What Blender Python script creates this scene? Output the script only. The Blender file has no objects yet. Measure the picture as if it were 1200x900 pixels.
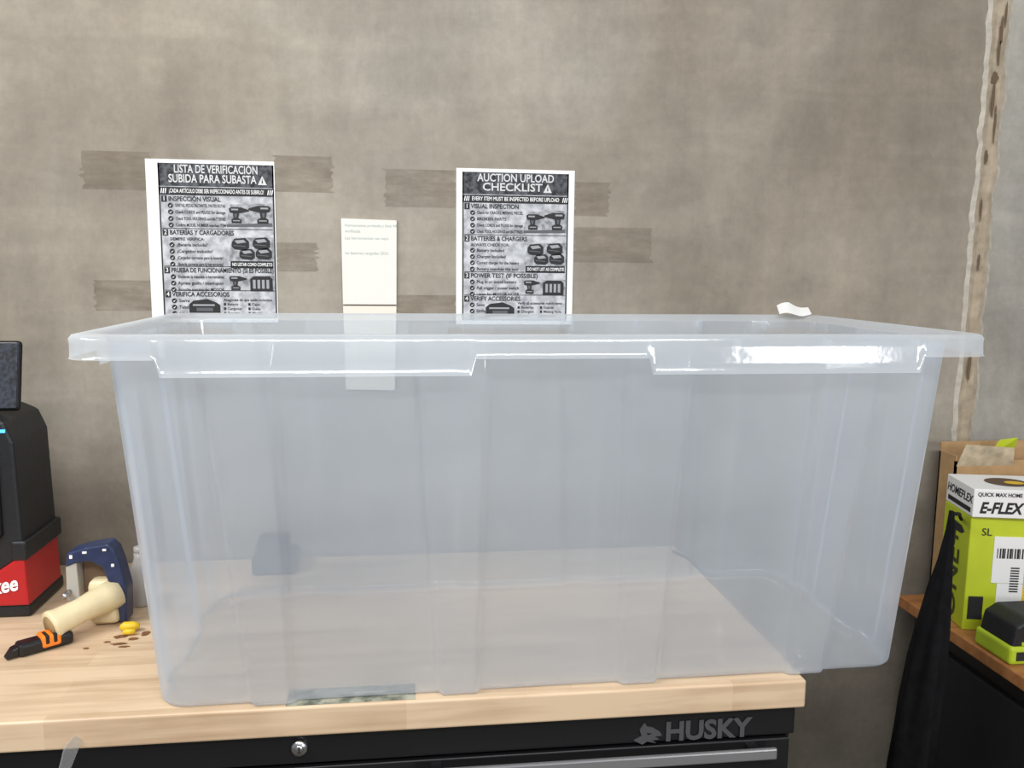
import bpy, bmesh, math, random
from mathutils import Matrix, Vector, noise
random.seed(4)
sc=bpy.context.scene
try:
    sc.view_settings.view_transform='Standard'; sc.view_settings.look='None'
except Exception: pass

# ------------------------------------------------------------ helpers
def lin(r,g,b):
    def c(v):
        v/=255.0
        return v/12.92 if v<=0.04045 else ((v+0.055)/1.055)**2.4
    return (c(r),c(g),c(b),1.0)
def new_mat(name):
    m=bpy.data.materials.new(name); m.use_nodes=True
    nt=m.node_tree
    return m,nt,nt.nodes['Principled BSDF']
def plain(name,col,rough=0.5,metal=0.0,noise_amt=0.0,nscale=30,bump=0.0,coat=0.0,spec=0.5):
    m,nt,b=new_mat(name)
    b.inputs['Base Color'].default_value=col
    b.inputs['Roughness'].default_value=rough
    b.inputs['Metallic'].default_value=metal
    b.inputs['Specular IOR Level'].default_value=spec
    b.inputs['Coat Weight'].default_value=coat
    tc=nt.nodes.new('ShaderNodeTexCoord')
    n=nt.nodes.new('ShaderNodeTexNoise'); n.inputs['Scale'].default_value=nscale; n.inputs['Detail'].default_value=4
    nt.links.new(tc.outputs['Object'],n.inputs['Vector'])
    if noise_amt>0:
        r=nt.nodes.new('ShaderNodeValToRGB')
        r.color_ramp.elements[0].position=0.3; r.color_ramp.elements[1].position=0.7
        lo=tuple(c*(1-noise_amt) for c in col[:3])+(1,); hi=tuple(min(1,c*(1+noise_amt)) for c in col[:3])+(1,)
        r.color_ramp.elements[0].color=lo; r.color_ramp.elements[1].color=hi
        nt.links.new(n.outputs['Fac'],r.inputs['Fac']); nt.links.new(r.outputs['Color'],b.inputs['Base Color'])
    if bump>0:
        bp=nt.nodes.new('ShaderNodeBump'); bp.inputs['Strength'].default_value=bump; bp.inputs['Distance'].default_value=0.002
        nt.links.new(n.outputs['Fac'],bp.inputs['Height']); nt.links.new(bp.outputs['Normal'],b.inputs['Normal'])
    return m
def emis(name,col,s):
    m,nt,b=new_mat(name)
    b.inputs['Base Color'].default_value=col; b.inputs['Emission Color'].default_value=col; b.inputs['Emission Strength'].default_value=s
    return m
def obj(name,me,mat=None,parent=None,smooth=False):
    o=bpy.data.objects.new(name,me); sc.collection.objects.link(o)
    if mat: me.materials.append(mat)
    if smooth:
        for p in me.polygons: p.use_smooth=True
    if parent: o.parent=parent
    return o
def empty(name,loc=(0,0,0),rotz=0):
    e=bpy.data.objects.new(name,None); e.location=loc; e.rotation_euler=(0,0,rotz); e.empty_display_size=0.05
    sc.collection.objects.link(e); return e
def pydata(name,v,f,mat=None,parent=None,smooth=False):
    me=bpy.data.meshes.new(name); me.from_pydata([tuple(a) for a in v],[],f); me.update()
    return obj(name,me,mat,parent,smooth)
def box(name,x0,x1,y0,y1,z0,z1,mat=None,parent=None,bev=0.0,seg=3):
    bm=bmesh.new(); bmesh.ops.create_cube(bm,size=1)
    for v in bm.verts:
        v.co=Vector((x0+(v.co.x+.5)*(x1-x0),y0+(v.co.y+.5)*(y1-y0),z0+(v.co.z+.5)*(z1-z0)))
    if bev>0: bmesh.ops.bevel(bm,geom=bm.edges[:],offset=bev,segments=seg,affect='EDGES',profile=0.5)
    me=bpy.data.meshes.new(name); bm.to_mesh(me); bm.free()
    return obj(name,me,mat,parent)
def prism_xz(name,pts,y0,y1,mat=None,parent=None,bev=0.0):
    """polygon in x,z extruded along y"""
    bm=bmesh.new()
    a=[bm.verts.new((x,y0,z)) for x,z in pts]; b=[bm.verts.new((x,y1,z)) for x,z in pts]
    n=len(pts); bm.faces.new(a); bm.faces.new(b[::-1])
    for i in range(n): bm.faces.new((a[i],b[i],b[(i+1)%n],a[(i+1)%n]))
    bmesh.ops.recalc_face_normals(bm,faces=bm.faces[:])
    if bev>0: bmesh.ops.bevel(bm,geom=bm.edges[:],offset=bev,segments=2,affect='EDGES',profile=0.5)
    me=bpy.data.meshes.new(name); bm.to_mesh(me); bm.free()
    return obj(name,me,mat,parent)
def loft(name,rings,mat=None,parent=None,closed_ends=True,smooth=True):
    v=[];f=[]; n=len(rings[0])
    for r in rings: v+=list(r)
    for i in range(len(rings)-1):
        for j in range(n):
            k=(j+1)%n
            f.append((i*n+j,i*n+k,(i+1)*n+k,(i+1)*n+j))
    if closed_ends:
        f.append(tuple(range(n-1,-1,-1))); f.append(tuple(range((len(rings)-1)*n,len(rings)*n)))
    return pydata(name,v,f,mat,parent,smooth)
def tube(name,p0,p1,prof,mat,parent=None,n=32,ends=True):
    """prof: list of (t, radius) along p0->p1"""
    p0=Vector(p0);p1=Vector(p1); ax=(p1-p0); L=ax.length; ax.normalize()
    u=ax.orthogonal().normalized(); w=ax.cross(u)
    rings=[]
    for t,r in prof:
        c=p0+ax*(t*L)
        rings.append([c+(u*math.cos(a)+w*math.sin(a))*r for a in [2*math.pi*i/n for i in range(n)]])
    return loft(name,rings,mat,parent,ends)
def curve(name,pts,r,mat,parent=None):
    cu=bpy.data.curves.new(name,'CURVE'); cu.dimensions='3D'; cu.bevel_depth=r; cu.bevel_resolution=3
    s=cu.splines.new('NURBS'); s.points.add(len(pts)-1)
    for p,q in zip(s.points,pts): p.co=(*q,1)
    s.use_endpoint_u=True; s.order_u=3
    o=bpy.data.objects.new(name,cu); sc.collection.objects.link(o); cu.materials.append(mat)
    if parent: o.parent=parent
    return o
def text(name,s,x,y,z,size,mat,parent=None,align='LEFT',off=0.0,sx=1.0,rot=(math.pi/2,0,0),ext=0.0,shear=0.0):
    cu=bpy.data.curves.new(name,'FONT'); cu.body=s; cu.size=size; cu.align_x=align; cu.align_y='CENTER'
    cu.offset=off; cu.extrude=ext; cu.shear=shear; cu.resolution_u=3
    o=bpy.data.objects.new(name,cu); sc.collection.objects.link(o); cu.materials.append(mat)
    o.location=(x,y,z); o.rotation_euler=rot; o.scale=(sx,1,1)
    if parent: o.parent=parent
    return o

# ------------------------------------------------------------ camera
yaw=math.radians(7.3); pitch=math.atan(136/1000.0); roll=math.radians(0.6)
C=Vector((0,0,1.48))
fw=Vector((math.sin(yaw)*math.cos(pitch),math.cos(yaw)*math.cos(pitch),-math.sin(pitch)))
rt=Vector((math.cos(yaw),-math.sin(yaw),0)); up=rt.cross(fw)
r2=rt*math.cos(roll)+up*math.sin(roll); u2=up*math.cos(roll)-rt*math.sin(roll)
M=Matrix((r2,u2,-fw)).transposed().to_4x4(); M.translation=C
cd=bpy.data.cameras.new('camera'); co=bpy.data.objects.new('camera',cd); sc.collection.objects.link(co)
co.matrix_world=M; cd.lens=30; cd.sensor_width=36; cd.clip_start=0.05; sc.camera=co

# ------------------------------------------------------------ materials
def concrete(name,c1,c2,c3,seed=0.0):
    m,nt,b=new_mat(name)
    L=nt.links
    tc=nt.nodes.new('ShaderNodeTexCoord'); mp=nt.nodes.new('ShaderNodeMapping'); mp.inputs['Location'].default_value=(seed,seed*.7,seed*1.3)
    L.new(tc.outputs['Object'],mp.inputs['Vector'])
    def nz(scale,detail,rough=0.6,dist=0.0,sc3=(1,1,1)):
        m2=nt.nodes.new('ShaderNodeMapping'); m2.inputs['Scale'].default_value=sc3; L.new(mp.outputs['Vector'],m2.inputs['Vector'])
        n=nt.nodes.new('ShaderNodeTexNoise'); n.inputs['Scale'].default_value=scale; n.inputs['Detail'].default_value=detail
        n.inputs['Roughness'].default_value=rough; n.inputs['Distortion'].default_value=dist
        L.new(m2.outputs['Vector'],n.inputs['Vector']); return n
    big=nz(1.5,6,0.6,0.3); med=nz(8,8,0.68,0.3,(1,1,0.7)); fine=nz(70,5,0.7); vert=nz(5,5,0.6,0.2,(1.6,1.6,.35))
    swirl=nz(3.0,9,0.66,0.5,(1.0,1,0.8)); streak=nz(2.5,6,0.75,0.4,(7,7,.5)); trowel=nz(4.0,6,0.6,0.8,(.6,1,3.0))
    r=nt.nodes.new('ShaderNodeValToRGB'); e=r.color_ramp.elements
    e[0].position=0.34; e[0].color=c1; e[1].position=0.68; e[1].color=c3
    k=e.new(0.52); k.color=c2
    L.new(big.outputs['Fac'],r.inputs['Fac'])
    def mul(a,n,lo,hi,p0=.35,p1=.68):
        rr=nt.nodes.new('ShaderNodeMapRange'); rr.inputs['From Min'].default_value=p0; rr.inputs['From Max'].default_value=p1
        rr.inputs['To Min'].default_value=lo; rr.inputs['To Max'].default_value=hi; L.new(n.outputs['Fac'],rr.inputs['Value'])
        mx=nt.nodes.new('ShaderNodeVectorMath'); mx.operation='SCALE'
        L.new(a,mx.inputs[0]); L.new(rr.outputs['Result'],mx.inputs['Scale']); return mx.outputs['Vector']
    o=mul(r.outputs['Color'],med,0.90,1.08); o=mul(o,vert,0.95,1.04); o=mul(o,fine,0.94,1.05)
    o=mul(o,swirl,0.90,1.07,.40,.60); o=mul(o,streak,0.96,1.04,.4,.7); o=mul(o,trowel,0.95,1.04,.42,.58)
    L.new(o,b.inputs['Base Color'])
    b.inputs['Roughness'].default_value=0.72; b.inputs['Specular IOR Level'].default_value=0.25
    bp=nt.nodes.new('ShaderNodeBump'); bp.inputs['Strength'].default_value=0.25; bp.inputs['Distance'].default_value=0.004
    L.new(med.outputs['Fac'],bp.inputs['Height'])
    bp2=nt.nodes.new('ShaderNodeBump'); bp2.inputs['Strength'].default_value=0.2; bp2.inputs['Distance'].default_value=0.001
    L.new(fine.outputs['Fac'],bp2.inputs['Height']); L.new(bp.outputs['Normal'],bp2.inputs['Normal'])
    L.new(bp2.outputs['Normal'],b.inputs['Normal'])
    return m
M_wall=concrete('wall_concrete',lin(132,123,110),lin(149,141,128),lin(161,155,143),3.1)
M_wall2=concrete('wall_concrete_grey',lin(136,131,122),lin(150,146,137),lin(164,161,153),9.4)
M_floor=concrete('floor_concrete',lin(100,96,90),lin(120,116,108),lin(136,130,122),1.4)
M_joint=plain('joint_mortar',lin(158,145,125),0.85,noise_amt=0.2,nscale=45,bump=1.0)
M_jointedge=plain('joint_skim_edge',lin(172,166,154),0.85,noise_amt=0.15,nscale=60,bump=.6)
M_dark=plain('joint_void',lin(98,80,60),0.9)
def wood(name,base,dark,stave=0.042,rough=0.45):
    m,nt,b=new_mat(name); L=nt.links
    tc=nt.nodes.new('ShaderNodeTexCoord')
    br=nt.nodes.new('ShaderNodeTexBrick'); br.inputs['Scale'].default_value=1.0
    br.inputs['Brick Width'].default_value=0.42; br.inputs['Row Height'].default_value=stave; br.inputs['Mortar Size'].default_value=0.0006
    br.inputs['Mortar Smooth'].default_value=0.6
    br.inputs['Color1'].default_value=(0,0,0,1); br.inputs['Color2'].default_value=(1,1,1,1); br.inputs['Mortar'].default_value=(0.1,0.1,0.1,1)
    L.new(tc.outputs['Object'],br.inputs['Vector'])
    mp=nt.nodes.new('ShaderNodeMapping'); mp.inputs['Scale'].default_value=(3,45,45); L.new(tc.outputs['Object'],mp.inputs['Vector'])
    n=nt.nodes.new('ShaderNodeTexNoise'); n.inputs['Scale'].default_value=1.6; n.inputs['Detail'].default_value=7; n.inputs['Distortion'].default_value=0.4
    L.new(mp.outputs['Vector'],n.inputs['Vector'])
    n2=nt.nodes.new('ShaderNodeTexNoise'); n2.inputs['Scale'].default_value=9; n2.inputs['Detail'].default_value=6; L.new(tc.outputs['Object'],n2.inputs['Vector'])
    add=nt.nodes.new('ShaderNodeMath'); add.operation='MULTIPLY_ADD'; add.inputs[1].default_value=0.30
    L.new(br.outputs['Color'],add.inputs[0]); L.new(n.outputs['Fac'],add.inputs[2])
    ad2=nt.nodes.new('ShaderNodeMath'); ad2.operation='MULTIPLY_ADD'; ad2.inputs[1].default_value=0.5
    L.new(n2.outputs['Fac'],ad2.inputs[0]); L.new(add.outputs[0],ad2.inputs[2])
    r=nt.nodes.new('ShaderNodeValToRGB'); r.color_ramp.elements[0].position=0.50; r.color_ramp.elements[0].color=dark
    r.color_ramp.elements[1].position=1.0; r.color_ramp.elements[1].color=base
    L.new(ad2.outputs[0],r.inputs['Fac']); L.new(r.outputs['Color'],b.inputs['Base Color'])
    b.inputs['Roughness'].default_value=rough
    return m
M_wood=wood('maple_butcher_block',lin(216,190,158),lin(178,148,116))
M_wood2=wood('shelf_wood',lin(176,120,72),lin(140,88,48),0.08)
M_black=plain('black_powder_coat',lin(20,20,22),0.35,spec=0.5)
M_blackpl=plain('black_plastic',lin(24,26,30),0.5,noise_amt=0.2,nscale=200,bump=0.2)
M_blackmat=plain('black_cloth',lin(16,16,18),0.9,noise_amt=0.4,nscale=60,bump=0.6,spec=0.2)
M_red=plain('red_plastic',lin(176,26,30),0.4)
M_white=plain('white_paper',lin(232,232,230),0.7)
M_whitet=plain('white_print',lin(240,240,240),0.6)
M_cream=plain('cream_plastic',lin(222,206,166),0.45,noise_amt=0.08,nscale=40)
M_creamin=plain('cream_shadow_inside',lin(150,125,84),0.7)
M_navy=plain('navy_plastic',lin(38,50,84),0.4,noise_amt=0.3,nscale=60)
M_orange=plain('orange_plastic',lin(240,128,30),0.45)
M_yellow=plain('yellow_plastic',lin(228,190,40),0.5)
M_steel=plain('brushed_steel',lin(190,190,192),0.28,metal=1.0)
M_alu=plain('satin_aluminium',lin(150,150,152),0.4,metal=0.6)
M_silverink=plain('grey_logo',lin(74,74,77),0.5)
M_lime=plain('lime_carton',lin(184,198,40),0.5,noise_amt=0.08,nscale=15)
M_limepl=plain('lime_plastic',lin(176,198,44),0.4)
M_card=plain('cardboard',lin(176,142,100),0.8,noise_amt=0.1,nscale=50)
M_blackink=plain('black_ink',lin(34,34,36),0.7)
M_bottle=plain('bottle_plastic',lin(168,166,162),0.35)

# ------------------------------------------------------------ room shell
def wallpanel(name,x0,x1,z0,z1,y,mat,th=0.12):
    return box(name,x0,x1,y,y+th,z0,z1,mat)
wallpanel('wall_back',-3.2,1.098,0,3.2,1.55,M_wall)
wallpanel('wall_back_right',1.098,3.2,0,3.2,1.551,M_wall2)
box('floor',-3.2,3.2,-3.5,1.67,-0.06,0,M_floor)
# ragged vertical joint
v=[];f=[]; nz_=260
for i in range(nz_+1):
    z=3.2*i/nz_
    c=1.107+0.006*noise.noise(Vector((0,0,z*1.3)))+ (z-1.2)*0.006
    w=0.024+0.008*noise.noise(Vector((3,0,z*11)))+0.006*noise.noise(Vector((8,0,z*45)))
    w2=0.022+0.007*noise.noise(Vector((13,0,z*14)))+0.005*noise.noise(Vector((18,0,z*50)))
    dy=0.003+0.003*noise.noise(Vector((5,1,z*20)))
    v+=[(c-w,1.5505,z),(c-w*.62,1.5493-dy,z),(c-w*.2,1.5489,z),(c+w2*.5,1.5493-dy*.7,z),(c+w2*.9,1.5485,z),(c+w2*1.25,1.5515,z)]
for i in range(nz_):
    for j in range(5): f.append((i*6+j,i*6+j+1,(i+1)*6+j+1,(i+1)*6+j))
tj=pydata('trim_1',v,f,M_joint)
tj.data.materials.append(M_jointedge)
for k,p in enumerate(tj.data.polygons):
    if k%5 in (0,4): p.material_index=1
def blob(name,cx,cz,w,h,y,mat,parent=None,n=22,seed=0,ty=0.0006):
    pts=[]
    for i in range(n):
        a=2*math.pi*i/n
        r=1+0.6*noise.noise(Vector((math.cos(a)*1.7+seed*3.7,math.sin(a)*1.7,seed)))
        pts.append((cx+math.cos(a)*w*r,cz+math.sin(a)*h*r))
    return prism_xz(name,pts,y-ty,y,mat,parent)
for i,(cx,cz,w,h) in enumerate([(1.116,1.93,.0035,.022),(1.110,1.845,.006,.010),(1.110,1.80,.003,.03),(1.106,1.70,.003,.012),(1.104,1.60,.002,.02),(1.122,1.96,.002,.02),(1.108,1.5,.002,.015),(1.106,1.30,.003,.03),(1.114,1.89,.0025,.02),(1.118,1.76,.002,.03)]):
    blob('chip_%d'%i,cx,cz,w,h,1.5452,M_dark,tj,seed=i)

# residual packing tape strips on the wall
def tape_mat():
    m,nt,b=new_mat('aged_packing_tape'); L=nt.links
    tc=nt.nodes.new('ShaderNodeTexCoord'); mp=nt.nodes.new('ShaderNodeMapping'); mp.inputs['Scale'].default_value=(9,9,35)
    L.new(tc.outputs['Object'],mp.inputs['Vector'])
    n=nt.nodes.new('ShaderNodeTexNoise'); n.inputs['Scale'].default_value=1.5; n.inputs['Detail'].default_value=7; n.inputs['Roughness'].default_value=.65; L.new(mp.outputs['Vector'],n.inputs['Vector'])
    r=nt.nodes.new('ShaderNodeMapRange'); r.inputs['From Min'].default_value=.35; r.inputs['From Max'].default_value=.7
    r.inputs['To Min'].default_value=.10; r.inputs['To Max'].default_value=.42
    L.new(n.outputs['Fac'],r.inputs['Value']); L.new(r.outputs['Result'],b.inputs['Alpha'])
    b.inputs['Base Color'].default_value=lin(122,108,90); b.inputs['Roughness'].default_value=0.35
    return m
M_tape=tape_mat()
tp=empty('packing_tape_residue')
def strip(x0,x1,z0,z1,seed):
    n=14; L_=[(x0+0.012*noise.noise(Vector((seed,i*.9,0))),z0+(z1-z0)*i/n) for i in range(n+1)]
    R_=[(x1+0.014*noise.noise(Vector((seed+5,i*1.1,0))),z1-(z1-z0)*i/n) for i in range(n+1)]
    prism_xz('tape_strip',L_+R_,1.5494,1.5503,M_tape,tp)
for i,s in enumerate([(-.534,-.425,1.605,1.668),(-.219,-.121,1.607,1.668),(-.030,.096,1.585,1.650),(.309,.372,1.575,1.635),(.311,.455,1.492,1.555),(-.525,-.43,1.40,1.452),(-.01,.096,1.38,1.430),(-.219,-.15,1.47,1.52),(.02,.096,1.492,1.54)][:8]):
    strip(*s,i)

# ------------------------------------------------------------ posters
def poster(x,ztop,W,H,margL,margR,T):
    e=empty('checklist_poster',(x,1.5493,ztop))
    prism_xz('paper',[(0,0),(W,0),(W,-H),(0,-H)],-0.0006,0.0009,M_white,e)
    l=margL; r=W-margR; cw=r-l; c=(l+r)/2; u=W/139.0
    top=-4*u
    def rect(n,x0,x1,z0,z1,mat,d): prism_xz(n,[(x0,z1),(x1,z1),(x1,z0),(x0,z0)],-0.0006-d,-0.0006-d+0.0002,mat,e)
    rect('body_print',l,r,-H+5*u,top,M_pgrey,0.0002)
    rect('border_left',l,l+1.6*u,-H+5*u,top,M_blackink,0.0004); rect('border_right',r-1.6*u,r,-H+5*u,top,M_blackink,0.0004)
    rect('title_band',l,r,-29*u,top,M_pdark,0.0004)
    rect('rule_band',l,r,-38.5*u,-30*u,M_blackink,0.0004)
    def tx(n,s,px,pz,size,mat,al='LEFT',off=0.0,width=None,maxw=None):
        o=text(n,s,px,-0.0014,-pz*u,size*u,mat,e,al,off)
        if width or maxw:
            bpy.context.view_layer.update()
            w=o.dimensions.x
            if w>0:
                if width: o.scale.x=width/w
                elif w>maxw: o.scale.x=maxw/w
        return o
    tx('title_1',T[0],c,10.5,12.5,M_ptitle,'CENTER',0.0003,cw*(.72 if len(T[0])<16 else .72))
    tx('title_2',T[1],c-4*u,21,12.5,M_ptitle,'CENTER',0.0003,cw*(.56 if len(T[1])<12 else .76))
    tx0=c+cw*(.30 if len(T[1])<12 else .40)
    prism_xz('warning_sign',[(tx0-5*u,-26*u),(tx0+5*u,-26*u),(tx0,-16*u)],-0.0013,-0.0011,M_ptitle,e)
    prism_xz('warning_mark',[(tx0-.8*u,-24*u),(tx0+.8*u,-24*u),(tx0,-18.5*u)],-0.0016,-0.0014,M_blackink,e)
    for k in range(3):
        for sx in (l+2*u+k*2.2*u, r-3*u-k*2.2*u):
            prism_xz('hatch',[(sx,-37*u),(sx+1*u,-37*u),(sx+2*u,-31.5*u),(sx+1*u,-31.5*u)],-0.0013,-0.0011,M_whitet,e)
    tx('rule',T[2],c,34.3,6.3,M_whitet,'CENTER',0.0001,cw*.82)
    for si,(hd,sub,bl,z) in enumerate(T[3]):
        hw=min(len(hd)*3.3*u,cw-13*u)
        rect('number_box',l+2.5*u,l+8.5*u,-(z+3.5)*u,-(z-3.5)*u,M_blackink,0.0006)
        tx('number',str(si+1),l+5.5*u,z,7,M_whitet,'CENTER')
        rect('rule_line',l+2.5*u,r-2.5*u,-(z-4.9)*u,-(z-4.2)*u,M_blackink,0.0006)
        tx('header',hd,l+10*u,z,7.2,M_blackink,'LEFT',0.00024,hw)
        zz=z+7.2
        if sub: tx('sub',sub,l+10*u,zz,4.6,M_blackink,'LEFT',0.00008); zz+=6.4
        for b_ in bl:
            n=14; prism_xz('tick',[(l+12*u+2.8*u*math.cos(2*math.pi*i/n),-zz*u+2.8*u*math.sin(2*math.pi*i/n)) for i in range(n)],-0.0013,-0.0011,M_blackink,e)
            prism_xz('tick_mark',[(l+10.6*u,-(zz+.2)*u),(l+11.7*u,-(zz+1.5)*u),(l+13.8*u,-(zz-1.4)*u),(l+11.7*u,-(zz+.4)*u)],-0.0016,-0.0014,M_whitet,e)
            tx('bullet',b_,l+17*u,zz,4.9,M_blackink,'LEFT',0.0001,None,(54 if si<1 else 50)*u)
            zz+=7.2
    def poly(n,pts,mat,ox,oz,s=1,d=.0009,flip=1):
        prism_xz(n,[(ox+flip*px*u*s,-(oz+pz*s)*u) for px,pz in pts],-0.0006-d,-0.0004-d,mat,e)
    def drill(ox,oz,s=1,flip=1):
        poly('drill_body',[(0,2),(3,0),(16,0),(18,1),(22,2),(26,3.5),(26,5),(22,6),(18,7),(13,8),(12,14),(16,16),(16,21),(3,21),(3,16),(6,14),(5,8),(1,7)],M_blackink,ox,oz,s,.0009,flip)
        poly('drill_vent',[(3,2),(12,2),(12,4),(3,4)],M_pgrey2,ox,oz,s,.0012,flip)
        poly('drill_grip',[(7,8.5),(10.5,8.5),(9.5,13.5),(7.5,13.5)],M_pmid,ox,oz,s,.0012,flip)
        poly('drill_base',[(5,17),(14,17),(14,18.2),(5,18.2)],M_pgrey2,ox,oz,s,.0012,flip)
    def batt(ox,oz,s=1):
        poly('battery',[(0,4),(3,0),(15,-1),(19,3),(19,10),(15,13),(3,12),(0,9)],M_blackink,ox,oz,s)
        poly('battery_top',[(3,2),(13,1),(16,4),(6,5.5)],M_pgrey2,ox,oz,s,.0012)
        poly('battery_side',[(2,7),(15,8),(15,9),(2,8)],M_pmid,ox,oz,s,.0012)
    poly('photo_ground',[(6,2),(52,0),(52,26),(0,26)],M_pmid2,r-54*u,46,1,.0005)
    drill(r-50*u,51,.85,1); drill(r-4*u,49,.95,-1)
    poly('shade',[(0,0),(50,-2),(50,2),(0,3)],M_pmid,r-53*u,70,1,.0007)
    poly('photo_ground',[(4,4),(50,3),(50,30),(0,30)],M_pmid2,r-52*u,81,1,.0005)
    batt(r-48*u,86,1.0); batt(r-25*u,85,1.0); batt(r-40*u,98,.9); batt(r-22*u,97,.95)
    rect('badge',r-50*u,r-3*u,-119*u,-111*u,M_blackink,0.0006); tx('badge_text',T[4],r-26*u,115,5.2,M_whitet,'CENTER',0.00012,44*u)
    poly('photo_ground',[(0,3),(52,3),(52,21),(4,21)],M_pmid2,r-54*u,124,1,.0005)
    drill(r-52*u,128,.75,1)
    poly('charger',[(0,6),(4,3),(22,3),(25,6),(25,20),(0,20)],M_blackink,r-29*u,125,1)
    for k in range(4): poly('charger_slot',[(3+k*5,7),(6+k*5,7),(6+k*5,17),(3+k*5,17)],M_pgrey2,r-29*u,125,1,.0012)
    poly('tool_bag',[(0,6),(5,2),(20,0),(30,4),(34,7),(34,16),(0,17)],M_blackink,l+28*u,154,1)
    poly('tool_bag_top',[(4,6),(28,6),(28,8),(4,8)],M_pgrey2,l+28*u,154,1,.0012)
    poly('tool_bag_tools',[(8,10),(26,10),(26,14),(8,14)],M_pmid,l+28*u,154,1,.0012)
    tx('side_note',T[5],l+66*u,155,4.4,M_blackink,'LEFT',0.00009,None,54*u)
    for a_ in range(2):
        for b2 in range(3):
            tx('option',T[6][a_*3+b2],l+(70+a_*27)*u,160+b2*5,4.2,M_blackink,'LEFT',.00005)
            rect('option_box',l+(66+a_*27)*u,l+(68.5+a_*27)*u,-(161.5+b2*5)*u,-(158.5+b2*5)*u,M_blackink,.0006)
    rect('footer_band',l,r,-H+5*u,-174*u,M_pgrey2,0.0006)
    return e
def mott(name,a,b_,scale):
    m,nt,b=new_mat(name); tc=nt.nodes.new('ShaderNodeTexCoord'); n=nt.nodes.new('ShaderNodeTexNoise'); n.inputs['Scale'].default_value=scale; n.inputs['Detail'].default_value=6
    r=nt.nodes.new('ShaderNodeValToRGB'); r.color_ramp.elements[0].position=.38; r.color_ramp.elements[1].position=.62
    r.color_ramp.elements[0].color=a; r.color_ramp.elements[1].color=b_
    nt.links.new(tc.outputs['Object'],n.inputs['Vector']); nt.links.new(n.outputs['Fac'],r.inputs['Fac']); nt.links.new(r.outputs['Color'],b.inputs['Base Color']); b.inputs['Roughness'].default_value=.7
    return m
M_pgrey=mott('poster_grey',lin(150,152,157),lin(196,198,202),60)
M_pgrey2=plain('poster_light',lin(150,152,156),.7)
M_pmid=plain('poster_mid',lin(88,90,94),.7)
M_pmid2=mott('poster_photo_ground',lin(118,120,124),lin(175,177,181),90)
M_pdark=mott('poster_dark',lin(26,27,30),lin(84,86,92),110)
M_ptitle=plain('poster_title',lin(206,206,206),.7)
T1=("LISTA DE VERIFICACIÓN","SUBIDA PARA SUBASTA","¡CADA ARTÍCULO DEBE SER INSPECCIONADO ANTES DE SUBIRLO!",
 [("INSPECCIÓN VISUAL",None,["GRIETAS, PIEZAS FALTANTES, PARTES ROTAS","Check CORDS and PLUGS for damage","Check TOOL HOUSINGS and BATTERIES","Confirm MODEL NUMBER matches ITEM"],43),
  ("BATERÍAS Y CARGADORES","SIEMPRE VERIFICA:",["¿Batería incluida?","¿Cargador incluido?","¿Cargador correcto para la batería?","¿Batería correcta para la herramienta?"],80),
  ("PRUEBA DE FUNCIONAMIENTO (SI ES POSIBLE)",None,["Enciende la máquina o herramienta","Aprieta gatillo / interruptor","Escucha sonidos del MOTOR"],122),
  ("VERIFICA ACCESORIOS",None,["Sierra","Taladro","Lijadora"],149)],"NO LISTAR COMO COMPLETO","Asegúrate de que estén incluidos:",["Batería","Cargador","Baterías","Cajas","Guías","Mango"])
T2=("AUCTION UPLOAD","CHECKLIST","EVERY ITEM MUST BE INSPECTED BEFORE UPLOAD",
 [("VISUAL INSPECTION",None,["Check for CRACKS, MISSING PIECES,","BROKEN PARTS","Check CORDS and PLUGS for damage","Check TOOL HOUSINGS and BATTERIES"],43),
  ("BATTERIES & CHARGERS","ALWAYS CHECK FOR:",["Battery included","Charger included","Correct charger for the battery","Battery matches the tool"],80),
  ("POWER TEST (IF POSSIBLE)",None,["Plug in or install battery","Pull trigger / power switch","Listen for MOTOR NOISE"],123),
  ("VERIFY ACCESSORIES",None,["Saws","Drills","Sanders"],150)],"DO NOT LIST AS COMPLETE","Verify all accessories match items:",["Batteries","Chargers","Blades","Guards","Missing Parts","Handles"])
u_=0.2135/139
poster(-0.432,1.657,0.213,0.277,13*u_,1*u_,T1)
poster(0.095,1.6545,0.2135,0.277,7*u_,7*u_,T2)

# note cards on the wall
nc=empty('note_card',(-.107,1.5493,1.563))
prism_xz('upper_card',[(0,0),(.0965,-.002),(.095,-.150),(.001,-.150)],-0.0035,.0009,plain('card_white',lin(222,219,211),.6),nc)
M_pencil=plain('pencil_text',lin(150,172,168),.8)
for i,(zz,s) in enumerate([(.012,'Herramienta probada y lista 44'),(.022,'verificada'),(.034,'Las herramientas van aquí.'),(.060,'las baterías cargadas 2023.')]):
    text('handwriting_%d'%i,s,.006,-0.0037,-zz,.0072,M_pencil,nc)
prism_xz('lower_card',[(.001,-.153),(.095,-.153),(.091,-.305),(.004,-.303)],-0.003,.0009,plain('card_lower_white',lin(222,216,202),.6),nc)

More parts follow.
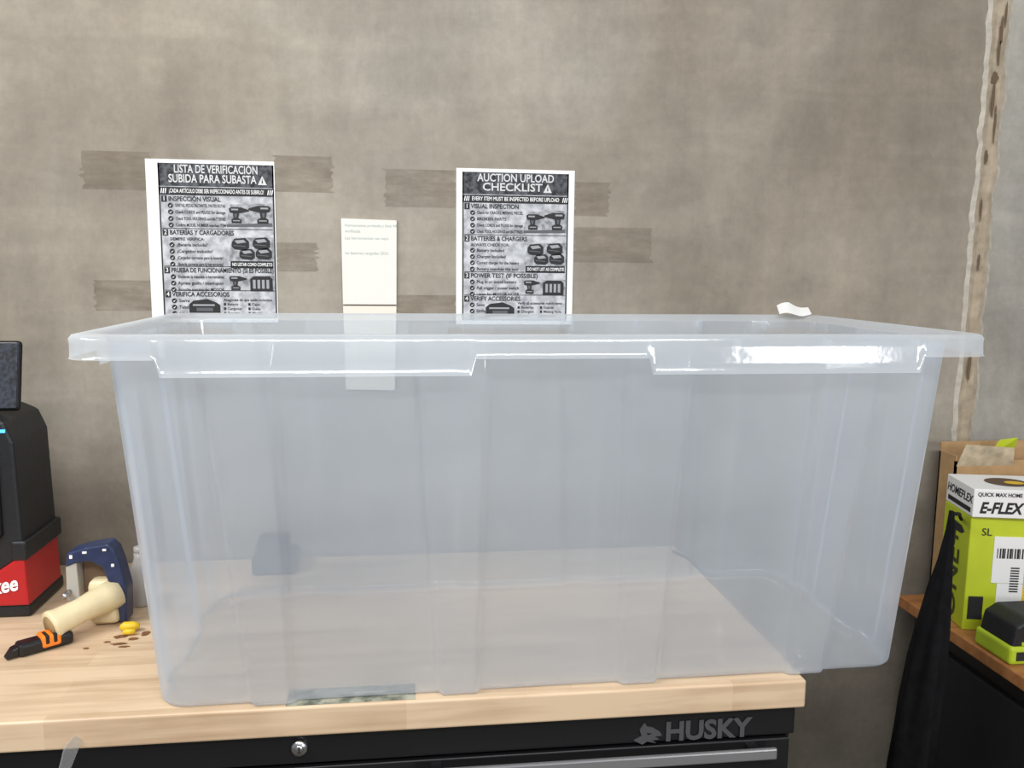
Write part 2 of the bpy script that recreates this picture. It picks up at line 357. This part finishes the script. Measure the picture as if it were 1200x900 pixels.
# ------------------------------------------------------------ workbench
wb=empty('workbench')
box('butcher_block_top',-1.35,.52,.995,1.545,.912,.95,M_wood,wb,.003)
box('cabinet_body',-1.33,.512,1.02,1.54,.10,.912,M_black,wb,.002)
box('upper_fascia',-1.33,.512,1.006,1.021,.870,.912,M_black,wb,.002)
for i,(z0,z1) in enumerate([(.70,.866),(.53,.694),(.32,.524),(.11,.314)]):
    for j,(x0,x1) in enumerate([(-1.32,-.42),(-.41,.505)]):
        box('drawer_%d_%d'%(i,j),x0,x1,1.004,1.021,z0,z1,M_black,wb,.002)
        xh=x0+.42 if j else x0+.06
        prism_xz('drawer_handle_%d_%d'%(i,j),[(xh,z1-.018),(x1-.025,z1-.018),(x1-.025,z1-.003),(xh,z1-.003)],.984,.9905,M_alu,wb,.002)
        for xx in (xh+.02,x1-.06): box('handle_post',xx,xx+.014,.988,1.006,z1-.016,z1-.005,M_black,wb,.001)
tube('lock',(-.130,1.008,.893),(-.130,.999,.893),[(0,.0105),(.6,.0105),(1,.009)],M_steel,wb,24)
tube('lock_core',(-.130,.9995,.893),(-.130,.9980,.893),[(0,.0055),(1,.005)],M_steel,wb,16)
box('lock_slot',-.1308,-.1292,.9975,.9982,.889,.897,M_black,wb)
text('logo_text','HUSKY',.334,1.0045,.883,.036,M_silverink,wb,'LEFT',.0012,1.02,ext=.0005)
dz=-.004
prism_xz('logo_dog',[(x,z+dz) for x,z in [(.293,.879),(.303,.884),(.300,.893),(.306,.903),(.310,.897),(.318,.895),(.327,.889),(.330,.884),(.320,.883),(.326,.879),(.316,.878),(.322,.874),(.310,.877),(.304,.873)]],1.0035,1.006,M_silverink,wb)
prism_xz('logo_dog_eye',[(.309,.889+dz),(.316,.888+dz),(.311,.886+dz)],1.0030,1.0034,M_black,wb)
tube('side_handle_mount',(.512,1.10,.868),(.545,1.10,.868),[(0,.02),(.6,.02),(1,.014)],M_blackpl,wb,24)
tube('side_handle',(.535,1.09,.868),(.535,1.46,.868),[(0,.011),(1,.011)],M_blackpl,wb,16)
for cx in (-1.2,.40):
    for cy in (1.10,1.46):
        tube('caster_wheel',(cx-.018,cy,.05),(cx+.018,cy,.05),[(0,.044),(.1,.05),(.9,.05),(1,.044)],M_blackpl,wb,24)
        box('caster_fork',cx-.026,cx+.026,cy-.02,cy+.02,.055,.10,M_steel,wb,.002)
curve('power_cord',[(.50,1.50,.955),(.54,1.44,.95),(.55,1.30,.86),(.553,1.22,.78),(.575,1.2,.72),(.59,1.2,.60),(.57,1.25,.3),(.6,1.3,.006)],.0022,M_blackpl)
M_stick=mott('sticker_print',lin(92,98,84),lin(170,168,150),55)
pydata('bench_sticker',[(-.145,.999,.9503),(.012,1.0,.9503),(.012,1.04,.9503),(-.145,1.04,.9503)],[(0,1,2,3)],M_stick)
M_stain=plain('brown_debris',lin(120,80,48),.9,noise_amt=.3,nscale=90)
sv=[];sf=[]
for i,(x,y,w,h) in enumerate([(-.405,1.225,.010,.006),(-.385,1.215,.007,.005),(-.40,1.20,.012,.004),(-.373,1.232,.006,.008),(-.418,1.208,.005,.003),(-.39,1.19,.008,.003),(-.44,1.19,.004,.003)]):
    k0=len(sv)
    for k in range(16):
        a=2*math.pi*k/16
        sv.append((x+math.cos(a)*w*(1+.7*noise.noise(Vector((math.cos(a)*2,math.sin(a)*2,i*3)))),y+math.sin(a)*h*(1+.7*noise.noise(Vector((math.cos(a)*2,math.sin(a)*2,i*5)))),.9504))
    sf.append(tuple(range(k0,k0+16)))
pydata('wood_debris',sv,sf,M_stain)

# ------------------------------------------------------------ storage tote
def tote_mat(name,milk,col,rough=0.18,facing=.35,bump=0.0,gmax=.22,gmul=1.0):
    m,nt,b=new_mat(name); nt.nodes.remove(b); L=nt.links; out=nt.nodes['Material Output']
    tr=nt.nodes.new('ShaderNodeBsdfTransparent'); tr.inputs['Color'].default_value=(.97,.985,1,1)
    df=nt.nodes.new('ShaderNodeBsdfDiffuse'); df.inputs['Color'].default_value=col
    tl=nt.nodes.new('ShaderNodeBsdfTranslucent'); tl.inputs['Color'].default_value=col
    gl=nt.nodes.new('ShaderNodeBsdfGlossy'); gl.inputs['Roughness'].default_value=rough; gl.inputs['Color'].default_value=(1,1,1,1)
    m1=nt.nodes.new('ShaderNodeMixShader'); m1.inputs[0].default_value=.5; L.new(df.outputs[0],m1.inputs[1]); L.new(tl.outputs[0],m1.inputs[2])
    tc=nt.nodes.new('ShaderNodeTexCoord'); n=nt.nodes.new('ShaderNodeTexNoise'); n.inputs['Scale'].default_value=4; n.inputs['Detail'].default_value=3; L.new(tc.outputs['Object'],n.inputs['Vector'])
    mr=nt.nodes.new('ShaderNodeMapRange'); mr.inputs['From Min'].default_value=.3; mr.inputs['From Max'].default_value=.7; mr.inputs['To Min'].default_value=milk-.04; mr.inputs['To Max'].default_value=milk+.04
    L.new(n.outputs['Fac'],mr.inputs['Value'])
    lw=nt.nodes.new('ShaderNodeLayerWeight'); lw.inputs['Blend'].default_value=.25
    ad=nt.nodes.new('ShaderNodeMath'); ad.operation='MULTIPLY_ADD'; ad.inputs[1].default_value=facing; ad.use_clamp=True
    L.new(lw.outputs['Facing'],ad.inputs[0]); L.new(mr.outputs['Result'],ad.inputs[2])
    m2=nt.nodes.new('ShaderNodeMixShader'); L.new(ad.outputs[0],m2.inputs[0]); L.new(tr.outputs[0],m2.inputs[1]); L.new(m1.outputs[0],m2.inputs[2])
    fr=nt.nodes.new('ShaderNodeFresnel'); fr.inputs['IOR'].default_value=1.45
    mu=nt.nodes.new('ShaderNodeMath'); mu.operation='MULTIPLY'; mu.inputs[1].default_value=gmul; L.new(fr.outputs[0],mu.inputs[0])
    mn=nt.nodes.new('ShaderNodeMath'); mn.operation='MINIMUM'; mn.inputs[1].default_value=gmax; L.new(mu.outputs[0],mn.inputs[0])
    m3=nt.nodes.new('ShaderNodeMixShader'); L.new(mn.outputs[0],m3.inputs[0]); L.new(m2.outputs[0],m3.inputs[1]); L.new(gl.outputs[0],m3.inputs[2])
    if bump>0:
        nb=nt.nodes.new('ShaderNodeTexNoise'); nb.inputs['Scale'].default_value=22; nb.inputs['Detail'].default_value=3; L.new(tc.outputs['Object'],nb.inputs['Vector'])
        bp=nt.nodes.new('ShaderNodeBump'); bp.inputs['Strength'].default_value=bump; bp.inputs['Distance'].default_value=.003
        L.new(nb.outputs['Fac'],bp.inputs['Height']); L.new(bp.outputs['Normal'],gl.inputs['Normal'])
    L.new(m3.outputs[0],out.inputs['Surface'])
    return m
M_tote=tote_mat('translucent_polypropylene',.37,(.75,.83,.93,1),.10,.38,.10,.18,1.0)
M_base=tote_mat('brightened_base_polypropylene',.30,(1.0,.95,.90,1),.10,.10,.35,.14,1.0)  # warm near-white colour makes up for light lost beneath the tote
M_rim=tote_mat('translucent_rim_polypropylene',.40,(.86,.91,.95,1),.10,.50,.22,.12,1.2)
tote=empty('storage_tote',(.1795,1.195,.9505),math.radians(.7))
def ss(a,b,x):
    t=max(0,min(1,(x-a)/(b-a))); return t*t*(3-2*t)
def band(x,c,hw,e): return ss(c-hw-e,c-hw,x)*(1-ss(c+hw,c+hw+e,x))
def outline(a,b,r,ribd=0.0,t=1.0):
    P=[]
    NX,NY,NC=220,90,10
    cx,cy=a-r,b-r
    for i in range(NX): x=-cx+2*cx*i/NX; P.append([x,-b,0,x])
    for i in range(NC): an=-math.pi/2+math.pi/2*i/NC; P.append([cx+r*math.cos(an),-cy+r*math.sin(an),4,0])
    for i in range(NY): y=-cy+2*cy*i/NY; P.append([a,y,1,y])
    for i in range(NC): an=math.pi/2*i/NC; P.append([cx+r*math.cos(an),cy+r*math.sin(an),4,0])
    for i in range(NX): x=cx-2*cx*i/NX; P.append([x,b,2,x])
    for i in range(NC): an=math.pi/2+math.pi/2*i/NC; P.append([-cx+r*math.cos(an),cy+r*math.sin(an),4,0])
    for i in range(NY): y=cy-2*cy*i/NY; P.append([-a,y,3,y])
    for i in range(NC): an=math.pi+math.pi/2*i/NC; P.append([-cx+r*math.cos(an),-cy+r*math.sin(an),4,0])
    if ribd:
        hw=.022+.018*t
        for p in P:
            if p[2] in (0,2):
                d=max(band(p[3],c*(0.93+.07*t),hw,.004) for c in (-.37,-.125,.125,.37))*ribd
                p[1]+= -d if p[2]==0 else d
            elif p[2] in (1,3):
                d=max(band(p[3],c,hw,.006) for c in (-.09,.09))*ribd
                p[0]+= d if p[2]==1 else -d
    return P
TH=.4535
HA,HB=.546,.232
def skirt_depth(p):
    if p[2] in (0,2): return .025+.019*band(abs(p[3]),.275,.170,.003)
    if p[2] in (1,3): return .025+.019*band(p[3],0,.11,.003)
    return .025
rings=[]
def body(t):
    a=.480+.037*t; b=.184+.020*t
    return outline(a,b,.034+.008*t,.009*(1 if t<.93 else max(0,(1-t)/.07)),t)
rf=.008
base=body(0)
for k in range(5):
    an=math.pi/2*k/4
    ins=rf*(1-math.sin(an)); z=rf*(1-math.cos(an))
    rings.append([(p[0]*(1-ins/.48),p[1]*(1-ins/.184),z) for p in base])
for t in [i/22 for i in range(1,23)]:
    rings.append([(p[0],p[1],rf+(TH-.010-rf)*t) for p in body(t)])
n=len(rings[0]); v=[];f=[]
for r_ in rings: v+=r_
for i in range(len(rings)-1):
    for j in range(n): f.append((i*n+j,i*n+(j+1)%n,(i+1)*n+(j+1)%n,(i+1)*n+j))
pydata('tote_walls',v,f,M_tote,tote,True)
v=list(rings[0]); f=[]
i0=len(v); v+=[(x*.95,y*.91,z) for x,y,z in rings[0]]
i1=len(v); v+=[(x*.943,y*.895,z+.005) for x,y,z in rings[0]]
for j in range(n):
    k=(j+1)%n
    f.append((k,j,i0+j,i0+k)); f.append((i0+k,i0+j,i1+j,i1+k))
f.append(tuple(i1+j for j in range(n)))
pydata('tote_base',v,f,M_base,tote,False)
# rim
top=body(1.0)
A,B=HA,HB
outer=outline(A,B,.034); outer2=outline(A-.003,B-.003,.032); inner2=outline(.521,.208,.042)
R=[]
R.append([(p[0],p[1],TH-.0105) for p in top])
R.append([(p[0],p[1],TH-.003) for p in inner2])
R.append([(p[0]*1.004,p[1]*1.01,TH) for p in inner2])
R.append([(p[0],p[1],TH) for p in outline(A-.008,B-.008,.032)])
R.append([(p[0],p[1],TH-.001) for p in outer2])
R.append([(p[0],p[1],TH-.005) for p in outer])
for q in (.3,.65,1.0):
    P=outline(A-.001*q,B+.004*q,.037)
    R.append([(p[0],p[1],TH-.005-(skirt_depth(p)-.005)*q) for p in P])
P=outline(A,B+.0060,.038)
R.append([(p[0],p[1],TH-skirt_depth(p)-.0015) for p in P])
v=[];f=[]
for r_ in R: v+=r_
for i in range(len(R)-1):
    for j in range(n): f.append((i*n+j,i*n+(j+1)%n,(i+1)*n+(j+1)%n,(i+1)*n+j))
pydata('tote_rim',v,f,M_rim,tote,True)
for sgn in (-1,1):
    for xx in (-.445,-.33,-.215,-.105,.105,.215,.33,.445):
        pydata('rim_web',[(xx,sgn*.206,TH-.006),(xx,sgn*.230,TH-.006),(xx,sgn*.231,TH-.022),(xx,sgn*.206,TH-.03)],[(0,1,2,3)],M_rim,tote)
# paper scrap lying over the back right rim
pv=[];pf=[]
for i in range(9):
    for j in range(6):
        x=i/8*.058; y=j/5*.035
        pv.append((.638+x+.010*j/5,1.392+y,1.4060+.003*math.sin(i*.8+.2)+.018*(j/5)*(1-.35*abs(i-3)/4)))
for i in range(8):
    for j in range(5): pf.append((i*6+j,(i+1)*6+j,(i+1)*6+j+1,i*6+j+1))
pydata('paper_scrap',pv,pf,M_white,None,True)

# ------------------------------------------------------------ jobsite radio
rd=empty('jobsite_radio',(-.560,1.31,.95))
box('base_foot',-.27,0,0,.13,0,.022,M_blackpl,rd,.006)
prism_xz('red_front',[(-.268,.020),(0,.020),(-.003,.10),(-.040,.075),(-.10,.062),(-.268,.062)],-.004,.12,M_red,rd,.003)
prism_xz('main_body',[(-.268,.055),(-.10,.060),(-.040,.073),(-.004,.098),(-.008,.27),(-.020,.300),(-.045,.312),(-.268,.312)],-.002,.125,M_blackpl,rd,.005)
prism_xz('speaker_grille',[(-.24,.10),(-.06,.10),(-.03,.13),(-.03,.25),(-.24,.25)],-.006,.0,M_blackmat,rd,.002)
box('corner_guard',-.020,.002,-.006,.128,.09,.12,M_blackpl,rd,.004)
tube('handle_left',(-.25,.10,.312),(-.25,.10,.33),[(0,.012),(1,.012)],M_blackpl,rd)
box('display_led',-.09,-.018,-.0035,-.001,.284,.2885,emis('blue_led',lin(60,150,255),3),rd)
text('brand_text','Milwaukee',-.124,-.0050,.036,.032,M_whitet,rd,'LEFT',.0008,.80,rot=(math.pi/2,math.radians(-10),0),ext=.0003,shear=.3)
ph=empty('mobile_phone',(-.582,1.335,1.262)); ph.rotation_euler=(math.radians(-12),0,0)
box('phone_case',-.060,.014,0,.010,0,.105,M_black,ph,.006)
M_screen=mott('phone_screen',lin(14,16,20),lin(48,54,66),160)
box('screen',-.056,.010,-.001,.0005,.004,.101,M_screen,ph)

# ------------------------------------------------------------ tape gun + knife + bottle etc.
tg=empty('tape_dispenser',(0,0,0))
p0=(-.492,1.205,.978); p1=(-.425,1.275,.998)
tube('handle',p0,p1,[(0,.0205),(.04,.0215),(.12,.0195),(.45,.0175),(.8,.021),(1,.024)],M_cream,tg,32)
tube('handle_bore',(-.4935,1.2036,.9777),(-.4915,1.2055,.978),[(0,.015),(1,.015)],M_creamin,tg,24)
box('bracket_block',-.462,-.418,1.262,1.300,.952,1.020,M_cream,tg,.010)
D=-.034
def sh_(pts,dx=D,dz=.006): return [(x+dx,z+dz) for x,z in pts]
prism_xz('frame',sh_([(-.456,1.036),(-.452,1.058),(-.425,1.066),(-.395,1.070),(-.386,1.060),(-.380,1.040),(-.376,1.020),(-.372,1.000),(-.374,.949),(-.384,.949),(-.388,1.002),(-.398,1.014),(-.404,1.034),(-.420,1.044),(-.440,1.042)]),1.262,1.296,M_navy,tg,.003)
prism_xz('side_plate',sh_([(-.456,.985),(-.455,1.040),(-.440,1.044),(-.438,.985)]),1.264,1.290,plain('pale_plate',lin(176,172,164),.4),tg,.001)
prism_xz('inner_plate',sh_([(-.438,.99),(-.438,1.042),(-.420,1.044),(-.402,1.034),(-.396,1.012),(-.392,.99)]),1.284,1.296,plain('tan_tape',lin(120,96,76),.5),tg,.001)
for i,(x,z,w,h) in enumerate([(-.448,1.050,.004,.005),(-.430,1.057,.006,.003),(-.402,1.060,.005,.003),(-.391,1.036,.004,.004),(-.379,.985,.002,.012)]):
    box('white_fleck_%d'%i,x+D,x+D+w,1.2605,1.2622,z+.006,z+.006+h,M_whitet,tg)
tube('steel_pin',(-.452+D,1.264,1.005),(-.452+D,1.244,1.005),[(0,.004),(1,.004)],M_steel,tg,12)
kn=empty('utility_knife',(-.500,1.192,.951),math.radians(38))
box('knife_body',-.030,.04,-.012,.012,0,.018,M_black,kn,.005)
box('knife_grip',-.002,.024,-.0135,.0135,.004,.0215,M_orange,kn,.004)
box('grip_slot',.003,.008,-.014,.006,.010,.022,M_black,kn,.001)
box('grip_slot_2',.013,.018,-.014,.006,.010,.022,M_black,kn,.001)
prism_xz('knife_tip',[(-.045,.001),(-.028,.002),(-.028,.015),(-.036,.013)],-.008,.008,M_black,kn,.002)
bt=empty('spray_bottle',(-.410,1.345,.9505))
tube('bottle',(0,0,0),(0,0,.085),[(0,.014),(.03,.016),(.70,.016),(.82,.011),(.9,.009),(1,.009)],M_bottle,bt,24)
tube('bottle_cap',(0,0,.082),(0,0,.094),[(0,.009),(.9,.009),(1,.007)],M_bottle,bt,20)
ec=empty('foam_earplug',(-.398,1.238,.951))
tube('plug_tip',(-.012,0,.008),(.014,.004,.007),[(0,.003),(.2,.007),(.7,.007),(1,.004)],M_yellow,ec,16)
tube('plug_stem',(-.004,-.012,.005),(.012,-.010,.005),[(0,.004),(1,.004)],M_yellow,ec,12)
ch=empty('battery_charger',(-.262,1.452,.9505))
box('charger_base',0,.075,0,.075,0,.032,M_blackpl,ch,.006)
box('charger_block',.008,.060,.01,.065,.030,.058,M_blackpl,ch,.005)
cl=empty('plastic_clip',(-.392,.990,.925))
M_clear=tote_mat('clear_plastic',.12,(.9,.9,.9,1),.05)
prism_xz('clip_plate',[(-.014,-.040),(.0,-.034),(.014,.0),(.006,.006),(-.004,-.004)],-.004,.0045,M_clear,cl,.001)

# ------------------------------------------------------------ right shelf and goods
S=1.06; SZ=.844
sh=empty('side_cabinet')
box('cabinet_top',.973,1.75,.55,1.515,SZ-.023,SZ,M_wood2,sh,.003)
box('cabinet_carcass',1.0,1.72,.60,1.50,.02,SZ-.023,M_black,sh,.003)
box('cabinet_plinth',1.02,1.70,.63,1.48,0,.02,M_black,sh)
box('toe_rail',.990,1.0005,.62,1.48,.10,.78,M_blackpl,sh,.002)
RZ=math.radians(-11)
tbx=empty('tool_carton',(.992,1.346,SZ),RZ); tbx.scale=(S,S,S)
box('carton',0,.26,0,.100,0,.198,M_lime,tbx,.002)
text('carton_brand','ONE+',-.0008,.050,.085,.060,plain('dark_olive',lin(60,66,30),.6),tbx,'CENTER',.0009,1.0,rot=(math.pi/2,math.radians(-90),math.radians(-90)))
box('front_black_panel',.006,.030,-.0008,.001,.02,.06,M_blackink,tbx)
box('shipping_label',.040,.20,-.0012,.001,.085,.165,M_white,tbx)
box('lower_label',.050,.20,-.0011,.001,.045,.084,M_white,tbx)
for i in range(18):
    w=.0012+.002*((i*7)%3)/2; x=.046+i*.0040
    box('barcode_%d'%i,x,x+w,-.0018,-.001,.128,.145,M_blackink,tbx)
for i in range(10): box('small_code_%d'%i,.070,.084,-.0018,-.001,.070+i*.0045,.0722+i*.0045,M_blackink,tbx)
box('yellow_tag',.092,.104,-.0018,-.001,.055,.115,M_yellow,tbx)
text('tag_text','HILLMAN',.098,-.0022,.085,.010,M_blackink,tbx,'CENTER',.0002,1,rot=(math.pi/2,math.radians(90),0))
text('box_mark','SL',.018,-.0015,.172,.018,M_blackink,tbx)
dp=[(-.0008,.082,.160),(-.0008,.03,.160),(-.0008,.018,.166),(-.0008,.03,.174),(-.0008,.082,.178)]
pydata('side_picture',dp,[(0,1,2,3,4)],M_blackink,tbx)
pydata('side_picture_grip',[(-.0008,.078,.162),(-.0008,.060,.162),(-.0008,.064,.130),(-.0008,.082,.130)],[(0,1,2,3)],M_blackink,tbx)
wbx=empty('fitting_carton',(.989,1.340,SZ+.2105),RZ-.03); wbx.scale=(S,S,S)
box('carton',0,.25,0,.108,0,.048,M_white,wbx,.0015)
text('side_brand','HOMEFLEX',-.0006,.054,.028,.020,M_blackink,wbx,'CENTER',.0004,1.0,rot=(math.pi/2,0,math.radians(-90)),shear=.2)
box('side_stripe',-.0007,.001,.008,.098,.006,.014,M_blackink,wbx)
text('front_brand','E-FLEX',.010,-.0006,.016,.026,M_blackink,wbx,'LEFT',.0009,.85,shear=.25)
text('front_small','QUICK MAX HOME',.006,-.0006,.039,.009,M_blackink,wbx,'LEFT',.0002,.9)
box('front_stripe',.09,.24,-.0006,.001,.026,.034,plain('red_brown_print',lin(150,60,40),.6),wbx)
pydata('lid_picture',[(.075+.035*math.cos(2*math.pi*k/24),.054+.030*math.sin(2*math.pi*k/24),.0486) for k in range(24)],[tuple(range(24))],plain('brown_print',lin(90,72,58),.6),wbx)
pydata('lid_picture_hub',[(.085+.016*math.cos(2*math.pi*k/20),.050+.011*math.sin(2*math.pi*k/20),.049) for k in range(20)],[tuple(range(20))],M_yellow,wbx)
cbx=empty('cardboard_box',(1.036,1.463,SZ))
CH=.292
box('back_panel',0,.24,.046,.050,0,CH+.018,M_card,cbx); box('front_panel',0,.24,0,.004,0,CH-.01,M_card,cbx)
box('left_panel',0,.004,0,.05,0,CH,M_card,cbx); box('right_panel',.236,.24,0,.05,0,CH,M_card,cbx); box('bottom_panel',0,.24,0,.05,0,.004,M_card,cbx)
pydata('open_flap',[(0.002,.0,CH-.02),(.12,.0,CH-.02),(.105,-.018,CH+.018),(.006,-.018,CH+.026)],[(0,1,2,3)],plain('flap_print',lin(196,180,152),.8,noise_amt=.3,nscale=40),cbx)
pydata('side_flap',[(.078,.02,CH-.01),(.13,.02,CH-.01),(.125,.0,CH+.034),(.095,.01,CH+.028)],[(0,1,2,3)],M_lime,cbx)
bc=empty('cordless_battery_charger',(.978,1.205,SZ)); bc.scale=(S,S,S)
box('lime_base',0,.15,0,.085,0,.030,M_limepl,bc,.006)
prism_xz('black_upper',[(.004,.026),(.146,.026),(.140,.060),(.110,.072),(.030,.072),(.010,.060)],.004,.080,M_blackpl,bc,.004)
box('battery_slot',.03,.10,-.002,.04,.036,.060,M_black,bc,.004)
box('lime_trim',.02,.13,.002,.007,.030,.036,M_limepl,bc,.001)
box('label',.01,.06,-.0010,.001,.008,.022,M_blackink,bc)
# hanging black jacket
jk=empty('hanging_jacket')
rings=[]
prof=[(1.110,.850,.003,.005),(1.08,.850,.005,.008),(1.03,.845,.008,.014),(.98,.838,.013,.022),(.92,.832,.018,.028),(.86,.826,.023,.032),(.78,.820,.027,.036),(.68,.815,.031,.040),(.50,.812,.036,.045),(.25,.812,.040,.050),(.012,.815,.046,.055)]
N=40
for zi,(z,cx,rx,ry) in enumerate(prof):
    ring=[]
    for i in range(N):
        a=2*math.pi*i/N; w=1+.14*math.sin(a*5+z*6)+.08*math.sin(a*9-z*11)
        ring.append((cx+rx*w*math.cos(a),1.20+ry*w*math.sin(a),z))
    rings.append(ring)
loft('jacket_body',rings,M_blackmat,jk,True,True)
curve('hanging_loop',[(.850,1.20,1.105),(.90,1.25,1.09),(.95,1.32,1.065),(.994,1.375,1.04)],.003,M_blackmat,jk)

# ------------------------------------------------------------ lights
def area(name,loc,target,sx,sy,power,col=(1,1,1)):
    l=bpy.data.lights.new(name,'AREA'); l.shape='RECTANGLE'; l.size=sx; l.size_y=sy; l.energy=power; l.color=col
    o=bpy.data.objects.new(name,l); sc.collection.objects.link(o); o.location=loc
    o.rotation_euler=(Vector(target)-Vector(loc)).to_track_quat('-Z','Y').to_euler(); return o
area('shop_light_left',(-1.5,.15,2.9),(-.1,1.3,1.0),1.4,.25,50,(1,.99,.98))
area('shop_light_front',(.3,-1.2,3.1),(.2,1.4,1.2),2.2,.3,58,(1,.995,.99))
area('rim_highlight_light',(2.28,-2.4,1.90),(.5,1.0,1.38),.62,.70,34,(1,1,1))  # added lamp behind the camera, placed for the highlight on the rim skirt
w=bpy.data.worlds.new('World'); sc.world=w; w.use_nodes=True
bg=w.node_tree.nodes['Background']; bg.inputs['Color'].default_value=(.88,.93,1,1); bg.inputs['Strength'].default_value=.34
